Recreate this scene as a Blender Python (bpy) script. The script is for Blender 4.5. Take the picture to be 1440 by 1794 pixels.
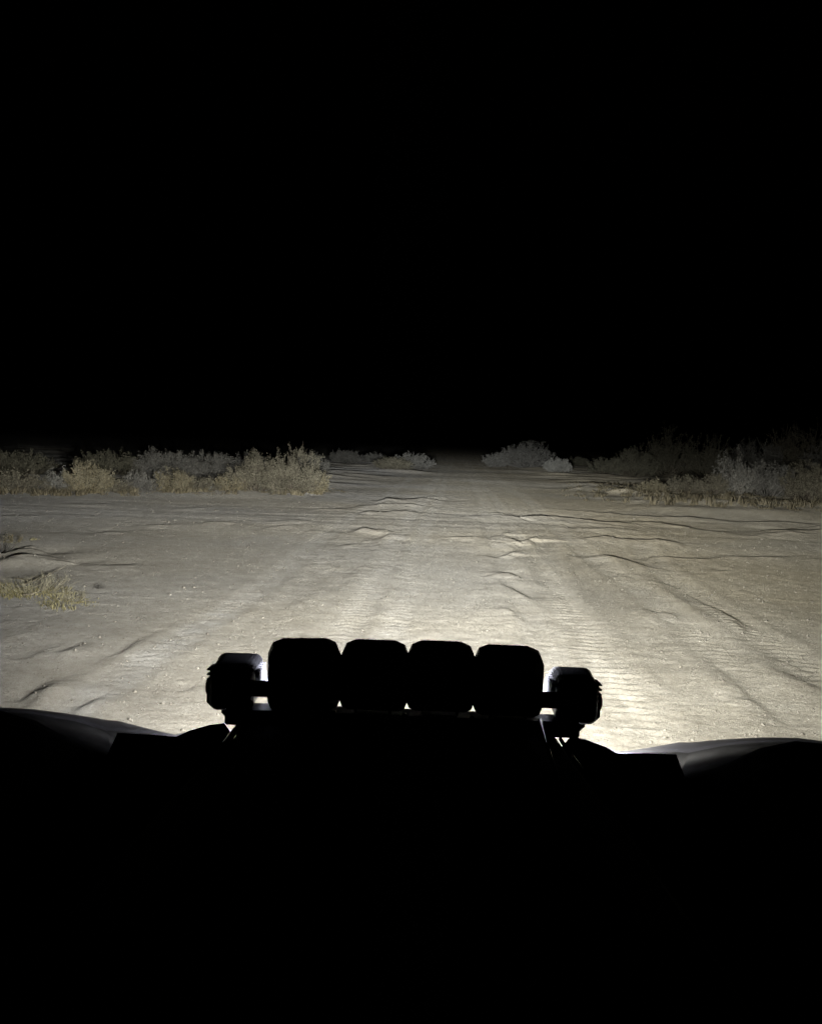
import bpy, math, random
import numpy as np
from mathutils import Matrix, Vector

# ------------------------------------------------------------------ camera, sky, exposure
sc = bpy.context.scene
for o in list(bpy.data.objects):
    bpy.data.objects.remove(o, do_unlink=True)
COL = sc.collection
R = math.radians
CAM_H, PITCH, ROLL, FOC = 1.45, R(4.72), R(2.2), 1442.0
cam_d = bpy.data.cameras.new('camera'); cam = bpy.data.objects.new('camera', cam_d); COL.objects.link(cam)
cam_d.sensor_fit = 'HORIZONTAL'; cam_d.sensor_width = 36.0; cam_d.lens = 36.0 * FOC / 1440.0
cam_d.clip_start = 0.02; cam_d.clip_end = 6000
CM = Matrix.Rotation(math.pi / 2 - PITCH, 4, 'X') @ Matrix.Rotation(ROLL, 4, 'Z')
cam.matrix_world = Matrix.Translation((0, 0, CAM_H)) @ CM
sc.camera = cam

w = bpy.data.worlds.new('World'); sc.world = w; w.use_nodes = True
nt = w.node_tree; nt.nodes.clear()
sky = nt.nodes.new('ShaderNodeTexSky'); sky.sky_type = 'NISHITA'; sky.sun_disc = False
sky.sun_elevation = R(-6.0); sky.sun_rotation = R(150)
bg = nt.nodes.new('ShaderNodeBackground'); bg.inputs['Strength'].default_value = 0.05
ow = nt.nodes.new('ShaderNodeOutputWorld')
nt.links.new(sky.outputs[0], bg.inputs[0]); nt.links.new(bg.outputs[0], ow.inputs[0])

sc.view_settings.view_transform = 'Standard'; sc.view_settings.look = 'None'
sc.view_settings.exposure = 0.0; sc.view_settings.gamma = 1.0; sc.view_settings.use_curve_mapping = False
sc.cycles.use_denoising = True
sc.cycles.max_bounces = 6; sc.cycles.diffuse_bounces = 3
sc.cycles.sample_clamp_indirect = 4.0

# beam of the forward lamps: intensity against tan(angle above the lamp's level)
BEAM_V = [(-1.60, .20), (-1.0, .11), (-0.60, .055), (-0.40, .062), (-0.25, .098), (-0.158, .165), (-0.107, .280), (-0.07, .56), (-0.047, .88),
          (-0.026, 1.0), (-0.008, .84), (0.010, .56), (0.03, .32), (0.06, .16), (0.12, .05), (0.25, .012), (0.45, .008)]
SPOT_V = [(-0.40, .0), (-0.20, .01), (-0.12, .03), (-0.08, .07), (-0.05, .22), (-0.03, .62), (-0.012, 1.0), (0.0, .9), (0.012, .6), (0.025, .30), (0.05, .08), (0.10, .01), (0.20, .0)]
FLOOD_W, SPOT_W, POD_W = 10900.0, 35000.0, 2400.0
LENS_MAIN, LENS_POD = 60.0, 80.0

# ------------------------------------------------------------------ helpers
_C3 = np.array(CM.to_3x3())
def ray(px, py):
    d = _C3 @ np.array([(px - 720) / FOC, -(py - 897) / FOC, -1.0])
    return d
def at(px, py, Y):
    d = ray(px, py); t = Y / d[1]
    return (d[0] * t, Y, CAM_H + d[2] * t)
def gp(px, py):
    d = ray(px, py); t = -CAM_H / d[2]
    return (d[0] * t, d[1] * t)

rng = np.random.default_rng(11)
def perm_noise(seed):
    r = np.random.default_rng(seed)
    p = r.permutation(512); p = np.concatenate([p, p])
    a = r.uniform(0, 2 * np.pi, 512); gx, gy = np.cos(a), np.sin(a)
    def f(x, y):
        xi = np.floor(x).astype(np.int64); yi = np.floor(y).astype(np.int64)
        xf = x - xi; yf = y - yi
        u = xf * xf * xf * (xf * (xf * 6 - 15) + 10); v = yf * yf * yf * (yf * (yf * 6 - 15) + 10)
        def g(ix, iy, dx, dy):
            h = p[(p[ix & 511] + (iy & 511)) & 1023] & 511
            return gx[h] * dx + gy[h] * dy
        n00 = g(xi, yi, xf, yf); n10 = g(xi + 1, yi, xf - 1, yf)
        n01 = g(xi, yi + 1, xf, yf - 1); n11 = g(xi + 1, yi + 1, xf - 1, yf - 1)
        return (n00 * (1 - u) + n10 * u) * (1 - v) + (n01 * (1 - u) + n11 * u) * v * 1.0
    return f
NZ = [perm_noise(k) for k in range(8)]

def mesh_np(name, v, f):
    """v (n,3), f (m,3) or (m,4)"""
    me = bpy.data.meshes.new(name)
    v = np.ascontiguousarray(v, dtype=np.float32); f = np.ascontiguousarray(f, dtype=np.int32)
    k = f.shape[1]
    me.vertices.add(len(v)); me.vertices.foreach_set('co', v.ravel())
    me.loops.add(f.size); me.loops.foreach_set('vertex_index', f.ravel())
    me.polygons.add(len(f)); me.polygons.foreach_set('loop_start', np.arange(0, f.size, k, dtype=np.int32))
    me.update(calc_edges=True); me.validate()
    return me

class MB:
    def __init__(s): s.v = []; s.f = []
    def add(s, vs, fs):
        n = len(s.v); s.v += [tuple(map(float, q)) for q in vs]; s.f += [tuple(i + n for i in q) for q in fs]
    def box(s, cen, d, rot=None, bev=0.0):
        x, y, z = d[0] / 2, d[1] / 2, d[2] / 2
        if bev <= 0:
            vs = [Vector(p) for p in ((-x,-y,-z),(x,-y,-z),(x,y,-z),(-x,y,-z),(-x,-y,z),(x,-y,z),(x,y,z),(-x,y,z))]
            fs = [(3,2,1,0),(4,5,6,7),(0,1,5,4),(1,2,6,5),(2,3,7,6),(3,0,4,7)]
        else:
            b = min(bev, x * .9, y * .9, z * .9); vs = []; idx = {}; fs = []
            for sx in (-1, 1):
                for sy in (-1, 1):
                    for sz in (-1, 1):
                        for a, p in enumerate(((sx*x, sy*(y-b), sz*(z-b)), (sx*(x-b), sy*y, sz*(z-b)), (sx*(x-b), sy*(y-b), sz*z))):
                            idx[(sx, sy, sz, a)] = len(vs); vs.append(Vector(p))
            ring = ((-1,-1),(1,-1),(1,1),(-1,1))
            for sx in (-1, 1): fs.append([idx[(sx,a,c,0)] for a, c in ring][::sx])
            for sy in (-1, 1): fs.append([idx[(a,sy,c,1)] for a, c in ring][::-sy])
            for sz in (-1, 1): fs.append([idx[(a,c,sz,2)] for a, c in ring][::sz])
            for a in (-1, 1):
                for c in (-1, 1):
                    fs.append([idx[(a,c,-1,0)], idx[(a,c,1,0)], idx[(a,c,1,1)], idx[(a,c,-1,1)]])
                    fs.append([idx[(a,-1,c,0)], idx[(a,1,c,0)], idx[(a,1,c,2)], idx[(a,-1,c,2)]])
                    fs.append([idx[(-1,a,c,1)], idx[(1,a,c,1)], idx[(1,a,c,2)], idx[(-1,a,c,2)]])
                    for e in (-1, 1): fs.append([idx[(a,c,e,0)], idx[(a,c,e,1)], idx[(a,c,e,2)]])
        if rot is not None: vs = [rot @ q for q in vs]
        s.add([(q[0]+cen[0], q[1]+cen[1], q[2]+cen[2]) for q in vs], fs)
    def tube(s, pts, r, n=8, cap=True):
        P = [Vector(p) for p in pts]; rs = r if isinstance(r, (list, tuple)) else [r] * len(P)
        base = len(s.v); up = Vector((0.13, 0.2, 1)).normalized()
        for i, p in enumerate(P):
            t = (P[min(i+1, len(P)-1)] - P[max(i-1, 0)]).normalized()
            a = t.cross(up)
            if a.length < .05: a = t.cross(Vector((1, 0, 0)))
            a.normalize(); b = a.cross(t)
            for k in range(n):
                q = p + (a * math.cos(2*math.pi*k/n) + b * math.sin(2*math.pi*k/n)) * rs[i]
                s.v.append(tuple(q))
        for i in range(len(P) - 1):
            for k in range(n):
                s.f.append((base+i*n+k, base+i*n+(k+1) % n, base+(i+1)*n+(k+1) % n, base+(i+1)*n+k))
        if cap:
            s.f.append(tuple(base + k for k in range(n))[::-1]); s.f.append(tuple(base+(len(P)-1)*n+k for k in range(n)))
    def rings(s, rg, cap=True):
        n = len(rg[0]); base = len(s.v)
        for q in rg: s.v += [tuple(map(float, p)) for p in q]
        for i in range(len(rg) - 1):
            for k in range(n):
                s.f.append((base+i*n+k, base+i*n+(k+1) % n, base+(i+1)*n+(k+1) % n, base+(i+1)*n+k))
        if cap:
            s.f.append(tuple(base+k for k in range(n))[::-1]); s.f.append(tuple(base+(len(rg)-1)*n+k for k in range(n)))
    def build(s, name, mat, parent=None, smooth=False, bevel=0.0, sub=0, loc=None):
        me = bpy.data.meshes.new(name); me.from_pydata(s.v, [], s.f); me.validate()
        me.materials.append(mat)
        import bmesh
        bm = bmesh.new(); bm.from_mesh(me); bmesh.ops.recalc_face_normals(bm, faces=bm.faces); bm.to_mesh(me); bm.free()
        o = bpy.data.objects.new(name, me); COL.objects.link(o)
        if smooth: me.polygons.foreach_set('use_smooth', [True] * len(me.polygons))
        if bevel:
            m = o.modifiers.new('bevel', 'BEVEL'); m.width = bevel; m.segments = 2; m.limit_method = 'ANGLE'
        if sub:
            m = o.modifiers.new('sub', 'SUBSURF'); m.levels = sub; m.render_levels = sub
        if parent: o.parent = parent
        if loc: o.location = loc
        return o

def tag(o, label=None, cat=None, group=None, kind=None):
    for k, v in (('label', label), ('category', cat), ('group', group), ('kind', kind)):
        if v: o[k] = v
    return o
def empty(name, loc):
    o = bpy.data.objects.new(name, None); COL.objects.link(o); o.location = loc; o.empty_display_size = .2
    return o
def part(o, parent):
    o.parent = parent; return o

def principled(name, col, rough=.6, spec=.5, metal=0.0, bump=None, var=0.0, vscale=20.0):
    m = bpy.data.materials.new(name); m.use_nodes = True
    t = m.node_tree; b = t.nodes['Principled BSDF']
    b.inputs['Roughness'].default_value = rough; b.inputs['Metallic'].default_value = metal
    b.inputs['Specular IOR Level'].default_value = spec
    tc = t.nodes.new('ShaderNodeTexCoord'); nz = t.nodes.new('ShaderNodeTexNoise')
    nz.inputs['Scale'].default_value = vscale; nz.inputs['Detail'].default_value = 6
    t.links.new(tc.outputs['Object'], nz.inputs['Vector'])
    mr = t.nodes.new('ShaderNodeMapRange'); mr.inputs[1].default_value = .3; mr.inputs[2].default_value = .7
    mr.inputs[3].default_value = 1 - var; mr.inputs[4].default_value = 1 + var
    t.links.new(nz.outputs[0], mr.inputs[0])
    mx = t.nodes.new('ShaderNodeMix'); mx.data_type = 'RGBA'; mx.blend_type = 'MULTIPLY'; mx.inputs[0].default_value = 1
    mx.inputs[6].default_value = (*col, 1); t.links.new(mr.outputs[0], mx.inputs[7]); t.links.new(mx.outputs[2], b.inputs['Base Color'])
    if bump:
        bp = t.nodes.new('ShaderNodeBump'); bp.inputs['Strength'].default_value = bump[0]; bp.inputs['Distance'].default_value = bump[1]
        n2 = t.nodes.new('ShaderNodeTexNoise'); n2.inputs['Scale'].default_value = bump[2]; n2.inputs['Detail'].default_value = 4
        t.links.new(tc.outputs['Object'], n2.inputs['Vector']); t.links.new(n2.outputs[0], bp.inputs['Height']); t.links.new(bp.outputs[0], b.inputs['Normal'])
    return m

def plant_mat(name, c1, c2, transl=.15):
    m = bpy.data.materials.new(name); m.use_nodes = True
    t = m.node_tree; t.nodes.clear()
    out = t.nodes.new('ShaderNodeOutputMaterial'); d = t.nodes.new('ShaderNodeBsdfDiffuse'); tr = t.nodes.new('ShaderNodeBsdfTranslucent')
    ms = t.nodes.new('ShaderNodeMixShader'); ms.inputs[0].default_value = transl
    g = t.nodes.new('ShaderNodeNewGeometry'); oi = t.nodes.new('ShaderNodeObjectInfo')
    nz = t.nodes.new('ShaderNodeTexNoise'); nz.inputs['Scale'].default_value = 3.5; nz.inputs['Detail'].default_value = 3
    t.links.new(g.outputs['Position'], nz.inputs['Vector'])
    ad = t.nodes.new('ShaderNodeMath'); ad.operation = 'MULTIPLY_ADD'; ad.inputs[1].default_value = .55; t.links.new(g.outputs['Random Per Island'], ad.inputs[0])
    sb = t.nodes.new('ShaderNodeMath'); sb.operation = 'MULTIPLY_ADD'; sb.inputs[1].default_value = 1.6; sb.inputs[2].default_value = -.55
    t.links.new(nz.outputs[0], sb.inputs[0]); t.links.new(sb.outputs[0], ad.inputs[2])
    mx = t.nodes.new('ShaderNodeMix'); mx.data_type = 'RGBA'; mx.inputs[6].default_value = (*c1, 1); mx.inputs[7].default_value = (*c2, 1); mx.clamp_factor = True
    t.links.new(ad.outputs[0], mx.inputs[0])
    t.links.new(mx.outputs[2], d.inputs[0]); t.links.new(mx.outputs[2], tr.inputs[0])
    t.links.new(d.outputs[0], ms.inputs[1]); t.links.new(tr.outputs[0], ms.inputs[2]); t.links.new(ms.outputs[0], out.inputs[0])
    return m

# ------------------------------------------------------------------ ground
def axis(dense, step0, grow, far):
    """positive half axis: even steps to `dense`, then growing"""
    a = list(np.arange(0, dense, step0)); x = dense; s = step0
    while x < far:
        a.append(x); s = step0 * (x / dense) ** grow if x < 40 else s * 1.35
        x += s
    a.append(far); return np.array(a)
xp = axis(3.0, .022, 1.05, 2600.0)
X = np.concatenate([-xp[:0:-1], xp])
ys = []
y = 3.1
while y < 75:
    ys.append(y); y += max(.011, .0095 * (y / 4) ** 1.62)
s = 1.0
while y < 4500:
    ys.append(y); y += s; s *= 1.35
Y = np.concatenate([[-400, -100, -30, -10, -4, -1, 0, 1, 1.6, 2.1, 2.5, 2.75, 2.95], ys])
GX, GY = np.meshgrid(X, Y)
GZ = np.zeros_like(GX)

def smooth(a, lo, hi):
    t = np.clip((a - lo) / (hi - lo), 0, 1); return t * t * (3 - 2 * t)

# road frame: the track runs from the vehicle towards pixel (800, 800)
VPX = ray(800, 799); RDX = VPX[0] / VPX[1]
def road_u(x, y): return x - RDX * (y - 0)            # sideways from the track centre line

near = (np.abs(GX) < 60) & (GY < 90) & (GY > 2)
gx, gy = GX[near], GY[near]
z = 0.040 * NZ[0](gx * .16, gy * .16) + .006 * NZ[1](gx * .55, gy * .55)
U = road_u(gx, gy)
fade = 1 / (1 + (gy / 30) ** 2)
# trampled dirt: lumps a hand or two across, stronger where wheels churned it
churn = smooth(NZ[2](gx * .35 + 3, gy * .22), -.35, .35)
l1 = NZ[3](gx * 2.1, gy * 2.6); l2 = NZ[4](gx * 5.2, gy * 6.5); l3 = NZ[5](gx * 10.5, gy * 13.0)
z += (.0026 * l1 + (.0008 + .0026 * churn) * l2 + (.0014 + .0030 * churn) * l3)
l4 = NZ[6](gx * 21 + 5, gy * 24); z += (.0018 + .0024 * churn) * l4 * (gy < 14)
rp_ = smooth(NZ[5](gx * .55 + 2, gy * .40 + 8) + .25 * smooth(gx, -.5, 1.5) * (1 - smooth(gy, 6, 9)), -.02, .25)
z += .0012 * rp_ * (gy < 15) * np.sin(2 * np.pi * (gy / .118 + 1.3 * l1 + .9 * l2 + .25 * gx)) * (.4 + np.abs(NZ[0](gx * 4.2, gy * 3.1)) * 2.2)
rdg = 1 - np.abs(NZ[6](gx * 1.1 + 7, gy * 1.5)) * 2
z += .0035 * smooth(rdg, .80, 1.0) * (.3 + churn)
# wheel ruts of the main track, pressed in, with small shoulders and a lug print
wob = .10 * NZ[7](gy * .16, gy * 0 + 2.3)
trk = np.zeros_like(gx)
def rut(u0, depth, half, lug, k):
    global z, trk
    d = (U - u0 - wob * (1 + .3 * k)) / half
    depth = depth * .7 * (1 - .75 * smooth(gy, 13, 26)); lug = lug * .7 * (1 - smooth(gy, 12, 20))
    z -= depth * np.exp(-d ** 4) * (.6 + .8 * smooth(NZ[2](gy * .3 + 9 * k, gx * 0 + k), -.4, .4))
    z += depth * .75 * np.exp(-((np.abs(d) - 1.45) / .38) ** 2) * (.4 + .9 * smooth(l1, -.3, .5))
    trk = np.maximum(trk, np.exp(-(d * .95) ** 4) * (.55 + .6 * smooth(NZ[0](gy * .45 + 3 * k, gx * .8), -.4, .4)))
    ph = gy / .115 + .35 * np.abs(d) * 2 + .4 * l2
    z += lug * np.sin(2 * np.pi * ph) * np.exp(-(d / .85) ** 4) * smooth(NZ[1](gy * .5 + 5 * k, gx * .3), -.25, .25)
for k, (u0, dep, half, lug) in enumerate(((-.82, .013, .15, .008), (.72, .014, .16, .008), (-.45, .007, .12, .006), (1.05, .009, .12, .005), (1.95, .010, .16, .007), (-1.9, .008, .14, .004))):
    rut(u0, dep, half, lug, k)
# second set of tracks that curves off to the right
cx = 1.25 + .0 * gy + .06 * (gy - 4) ** 1.0 + .018 * np.maximum(gy - 8, 0) ** 2
for off in (0.0, 1.45):
    d = (gx - cx - off) / .17; trk = np.maximum(trk, .8 * np.exp(-(d * .95) ** 4) * (gy < 13))
    z -= .007 * np.exp(-d ** 4) ; z += .006 * np.exp(-((np.abs(d) - 1.5) / .4) ** 2)
    z += .005 * np.sin(2 * np.pi * (gy + .4 * np.abs(d) * .17) / .12) * np.exp(-(d / .85) ** 4)
# crossing track about 15 to 18 m out, running left to right
for yc, dep in ((14.6, .005), (15.9, .006), (17.6, .005)):
    d = (gy - yc - .02 * gx - .35 * NZ[6](gx * .12 + yc, gx * 0)) / .22
    z -= dep * np.exp(-d ** 4) ; z += dep * .8 * np.exp(-((np.abs(d) - 1.6) / .45) ** 2) * (.3 + smooth(NZ[1](gx * .3, gy * .1 + 4), -.3, .3))
# verge: the ground humps up under the brush on both sides
hum = smooth(gy, 18.5, 24) * smooth(np.abs(U - .5), 2.5, 6) 
z += hum * (.10 + .14 * NZ[2](gx * .5, gy * .5))
z *= np.where(gy > 45, np.clip(1 - (gy - 45) / 60, .2, 1), 1)

# ridges and clods with a sharp lee side (they throw the thin black shadow lines)
RIDGES = [
 ([(654,881),(680,876),(708,878),(740,873),(757,877)], .085), ([(609,890),(653,886),(708,884),(750,888)], .07),
 ([(545,893),(590,891)], .05), ([(500,910),(552,914)], .045), ([(620,934),(639,929),(660,930)], .06),
 ([(632,900),(653,896)], .05), ([(677,899),(694,895),(740,897)], .05), ([(672,944),(689,936)], .04), ([(538,931),(576,933)], .04),
 ([(595,956),(612,953),(630,955)], .03), ([(555,988),(585,986)], .022), ([(522,1042),(532,1041)], .022),
 ([(890,902),(904,907),(962,907),(1000,910)], .07), ([(858,898),(890,900)], .05),
 ([(859,943),(877,938),(892,945),(910,952),(922,947),(937,959)], .042), ([(859,952),(877,953),(899,964)], .028),
 ([(875,975),(885,972),(898,976)], .03), ([(875,1004),(896,1007),(910,1014)], .038), ([(871,1027),(892,1030),(920,1047)], .042),
 ([(882,1068),(896,1076),(910,1087)], .028), ([(590,1040),(616,1014),(642,988)], .016), ([(509,1070),(552,1040),(594,995)], .016),
 ([(785,943),(837,941)], .03), ([(965,1033),(990,1063)], .022), ([(810,905),(850,904)], .04),
 ([(985,893),(1051,899),(1127,905),(1242,910),(1287,914),(1357,915),(1440,917),(1500,918)], .075),
 ([(940,907),(1002,909),(1030,914),(1107,919)], .065), ([(1100,916),(1155,917),(1200,924),(1239,929)], .055),
 ([(1239,931),(1287,933),(1391,926),(1440,922),(1500,920)], .055), ([(1322,940),(1391,932),(1440,929),(1500,927)], .065),
 ([(1009,928),(1044,927),(1107,928)], .045), ([(1023,944),(1058,942),(1089,947),(1134,950),(1183,952)], .06),
 ([(1020,978),(1058,975),(1089,981),(1127,992),(1159,997)], .055), ([(1107,980),(1134,980),(1155,976),(1204,980),(1270,979),(1410,977)], .035),
 ([(1079,1012),(1089,1011),(1110,1014)], .035), ([(1141,1014),(1176,1027),(1200,1044),(1228,1060),(1273,1077),(1315,1100),(1339,1119)], .030),
 ([(1239,1067),(1280,1086),(1315,1117)], .010), ([(1129,1070),(1155,1077),(1183,1079)], .022),
 ([(1211,1134),(1270,1190),(1311,1228),(1357,1266),(1383,1296)], .013), ([(1318,1162),(1370,1190),(1440,1214)], .020),
 ([(1310,1150),(1350,1155),(1400,1172),(1450,1190)], .016), ([(1330,1178),(1380,1188),(1440,1200)], .016), ([(1162,1091),(1190,1112)], .016),
 ([(1250,1000),(1280,1002)], .02), ([(1360,1066),(1395,1070)], .018), ([(1395,985),(1440,980)], .02),
 ([(-40,980),(0,973),(35,963),(60,964),(80,970)], .115), ([(100,983),(139,987)], .05), ([(149,990),(194,990),(240,988)], .028),
 ([(66,1146),(83,1134),(115,1126)], .019), ([(111,1145),(130,1133),(149,1123)], .017), ([(194,1150),(222,1140),(250,1122)], .020),
 ([(208,1150),(243,1131)], .010), ([(323,1112),(344,1105)], .022), ([(30,1238),(66,1223),(104,1195)], .022), ([(45,1216),(80,1198),(111,1185)], .016),
 ([(139,1250),(163,1233),(189,1216)], .020), ([(0,1108),(45,1100),(90,1082)], .018), ([(316,1214),(357,1197)], .014), ([(139,1183),(160,1178)], .016),
 ([(90,933),(118,933)], .04), ([(180,932),(226,930)], .045), ([(361,914),(417,917)], .05), ([(250,921),(320,917)], .03), ([(470,925),(520,921)], .03),
 ([(500,868),(530,866),(560,868)], .06), ([(1000,858),(1015,856),(1025,858)], .08), ([(0,905),(70,903)], .04), ([(300,890),(380,888)], .035), ([(120,884),(200,883)], .04),
]
yy = gy; xx = gx
_rr = random.Random(5); STR = []
for pts, h in RIDGES:
    STR.append((pts, h * (.80 if pts[0][1] > 1005 else 1.02)))
    if len(pts) > 2 and h < .1:
        for sg in (-1, 1):
            o = sg * _rr.uniform(3, 7) * (1.0 if pts[0][1] > 1000 else .55); dx = _rr.uniform(-25, 25); a = _rr.randint(0, len(pts) - 2)
            STR.append(([(p[0] + dx, p[1] + o + _rr.uniform(-1.2, 1.2)) for p in pts[a:a + _rr.choice((2, 3, 3))]], h * _rr.uniform(.3, .55)))
for pts, h in STR:
    W = np.array([gp(*p) for p in pts]); D = np.hypot(W[:, 0], W[:, 1]).mean()
    if len(W) > 1:
        segl = np.hypot(*(W[1:] - W[:-1]).T); L = segl.sum()
    wn = .16 + .034 * D; wf = .008 + .0030 * D           # gentle towards the lamps, steep behind
    m = (xx > W[:, 0].min() - 3 * wn) & (xx < W[:, 0].max() + 3 * wn) & (yy > W[:, 1].min() - 3 * wn - .3) & (yy < W[:, 1].max() + 3 * wn + .3)
    idx = np.nonzero(m)[0]; px_, py_ = xx[idx], yy[idx]
    # crumble the line a little
    px_ = px_ + .10 * wn * NZ[1](px_ / wn * .9, py_ / wn * .9); py_ = py_ + (.30 * wn + .02) * NZ[2](px_ * 1.6 + 3, py_ * .7) + (.010 + .003 * D) * NZ[5](px_ * 6.5, py_ * 3.0) + (.006 + .0012 * D) * NZ[3](px_ * 17, py_ * 8)
    best = np.full(len(idx), 1e9); sgn = np.zeros(len(idx)); tt = np.zeros(len(idx)); acc = 0
    for i in range(len(W) - 1):
        a, b = W[i], W[i + 1]; ab = b - a; l2_ = ab @ ab
        t = np.clip(((px_ - a[0]) * ab[0] + (py_ - a[1]) * ab[1]) / l2_, 0, 1)
        qx, qy = px_ - a[0] - t * ab[0], py_ - a[1] - t * ab[1]; dd = np.hypot(qx, qy)
        nrm = np.array([-ab[1], ab[0]]) / math.sqrt(l2_)
        if nrm @ ((a + b) / 2) < 0: nrm = -nrm
        sd = qx * nrm[0] + qy * nrm[1]
        k = dd < best; best[k] = dd[k]; sgn[k] = np.sign(sd)[k]; tt[k] = (acc + t * segl[i])[k] / L; acc += segl[i]
    env = np.clip(4 * tt * (1 - tt), 0, 1) ** .5 * (.75 + .5 * NZ[4](px_ * 2.2, py_ * .9)) * (.58 + .52 * smooth(NZ[6](px_ * (.8 + 5 / D), py_ * .6 + h * 90), -.35, .10))
    sd_ = sgn * best; prof = -np.tanh(sd_ / wf - 1.0) * np.exp(-(sd_ / wn) ** 2) * .62 + .18 * np.exp(-((sd_ + wf) / (3.2 * wf)) ** 2)
    z[idx] += (.66 + 2.2 / D) * h * np.clip(env, .1, 1.4) * prof
# dirt mounds: one beside the near brush, one low one on the right verge
for (px, py, hw, hh) in ((45, 985, .30, .065), (1090, 866, .50, .14), (1165, 872, .5, .08), (700, 826, 1.5, .10)):
    c = gp(px, py); q = ((gx - c[0]) / hw) ** 2 + ((gy - c[1]) / (hw * 1.3)) ** 2
    z += hh * np.exp(-q ** 1.5) * (1 + .25 * NZ[5](gx * 5, gy * 5))
GZ[near] = z
TRK = np.zeros_like(GX); TRK[near] = trk * (.35 + .65 * smooth(l1 + l2, -.5, .5))
# settle the sheet flat towards its outer rim and under the vehicle
GZ *= (1 - smooth(np.abs(GX), 45, 60)) * smooth(GY, 2.4, 3.3)
_gz = GZ
def ground_z(x, y):
    i = np.clip(np.searchsorted(X, x), 1, len(X) - 1); j = np.clip(np.searchsorted(Y, y), 1, len(Y) - 1)
    return float(min(_gz[j, i], _gz[j-1, i], _gz[j, i-1], _gz[j-1, i-1]))
ny, nx = GX.shape
I = np.arange(ny * nx).reshape(ny, nx)
quads = np.stack([I[:-1, :-1], I[:-1, 1:], I[1:, 1:], I[1:, :-1]], -1).reshape(-1, 4)
gme = mesh_np('ground', np.stack([GX, GY, GZ], -1).reshape(-1, 3), quads)
gme.polygons.foreach_set('use_smooth', np.ones(len(quads), dtype=bool))
at_ = gme.attributes.new('packed', 'FLOAT', 'POINT'); at_.data.foreach_set('value', TRK.astype(np.float32).ravel())
ground = bpy.data.objects.new('ground', gme); COL.objects.link(ground); tag(ground, kind='structure')

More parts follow.
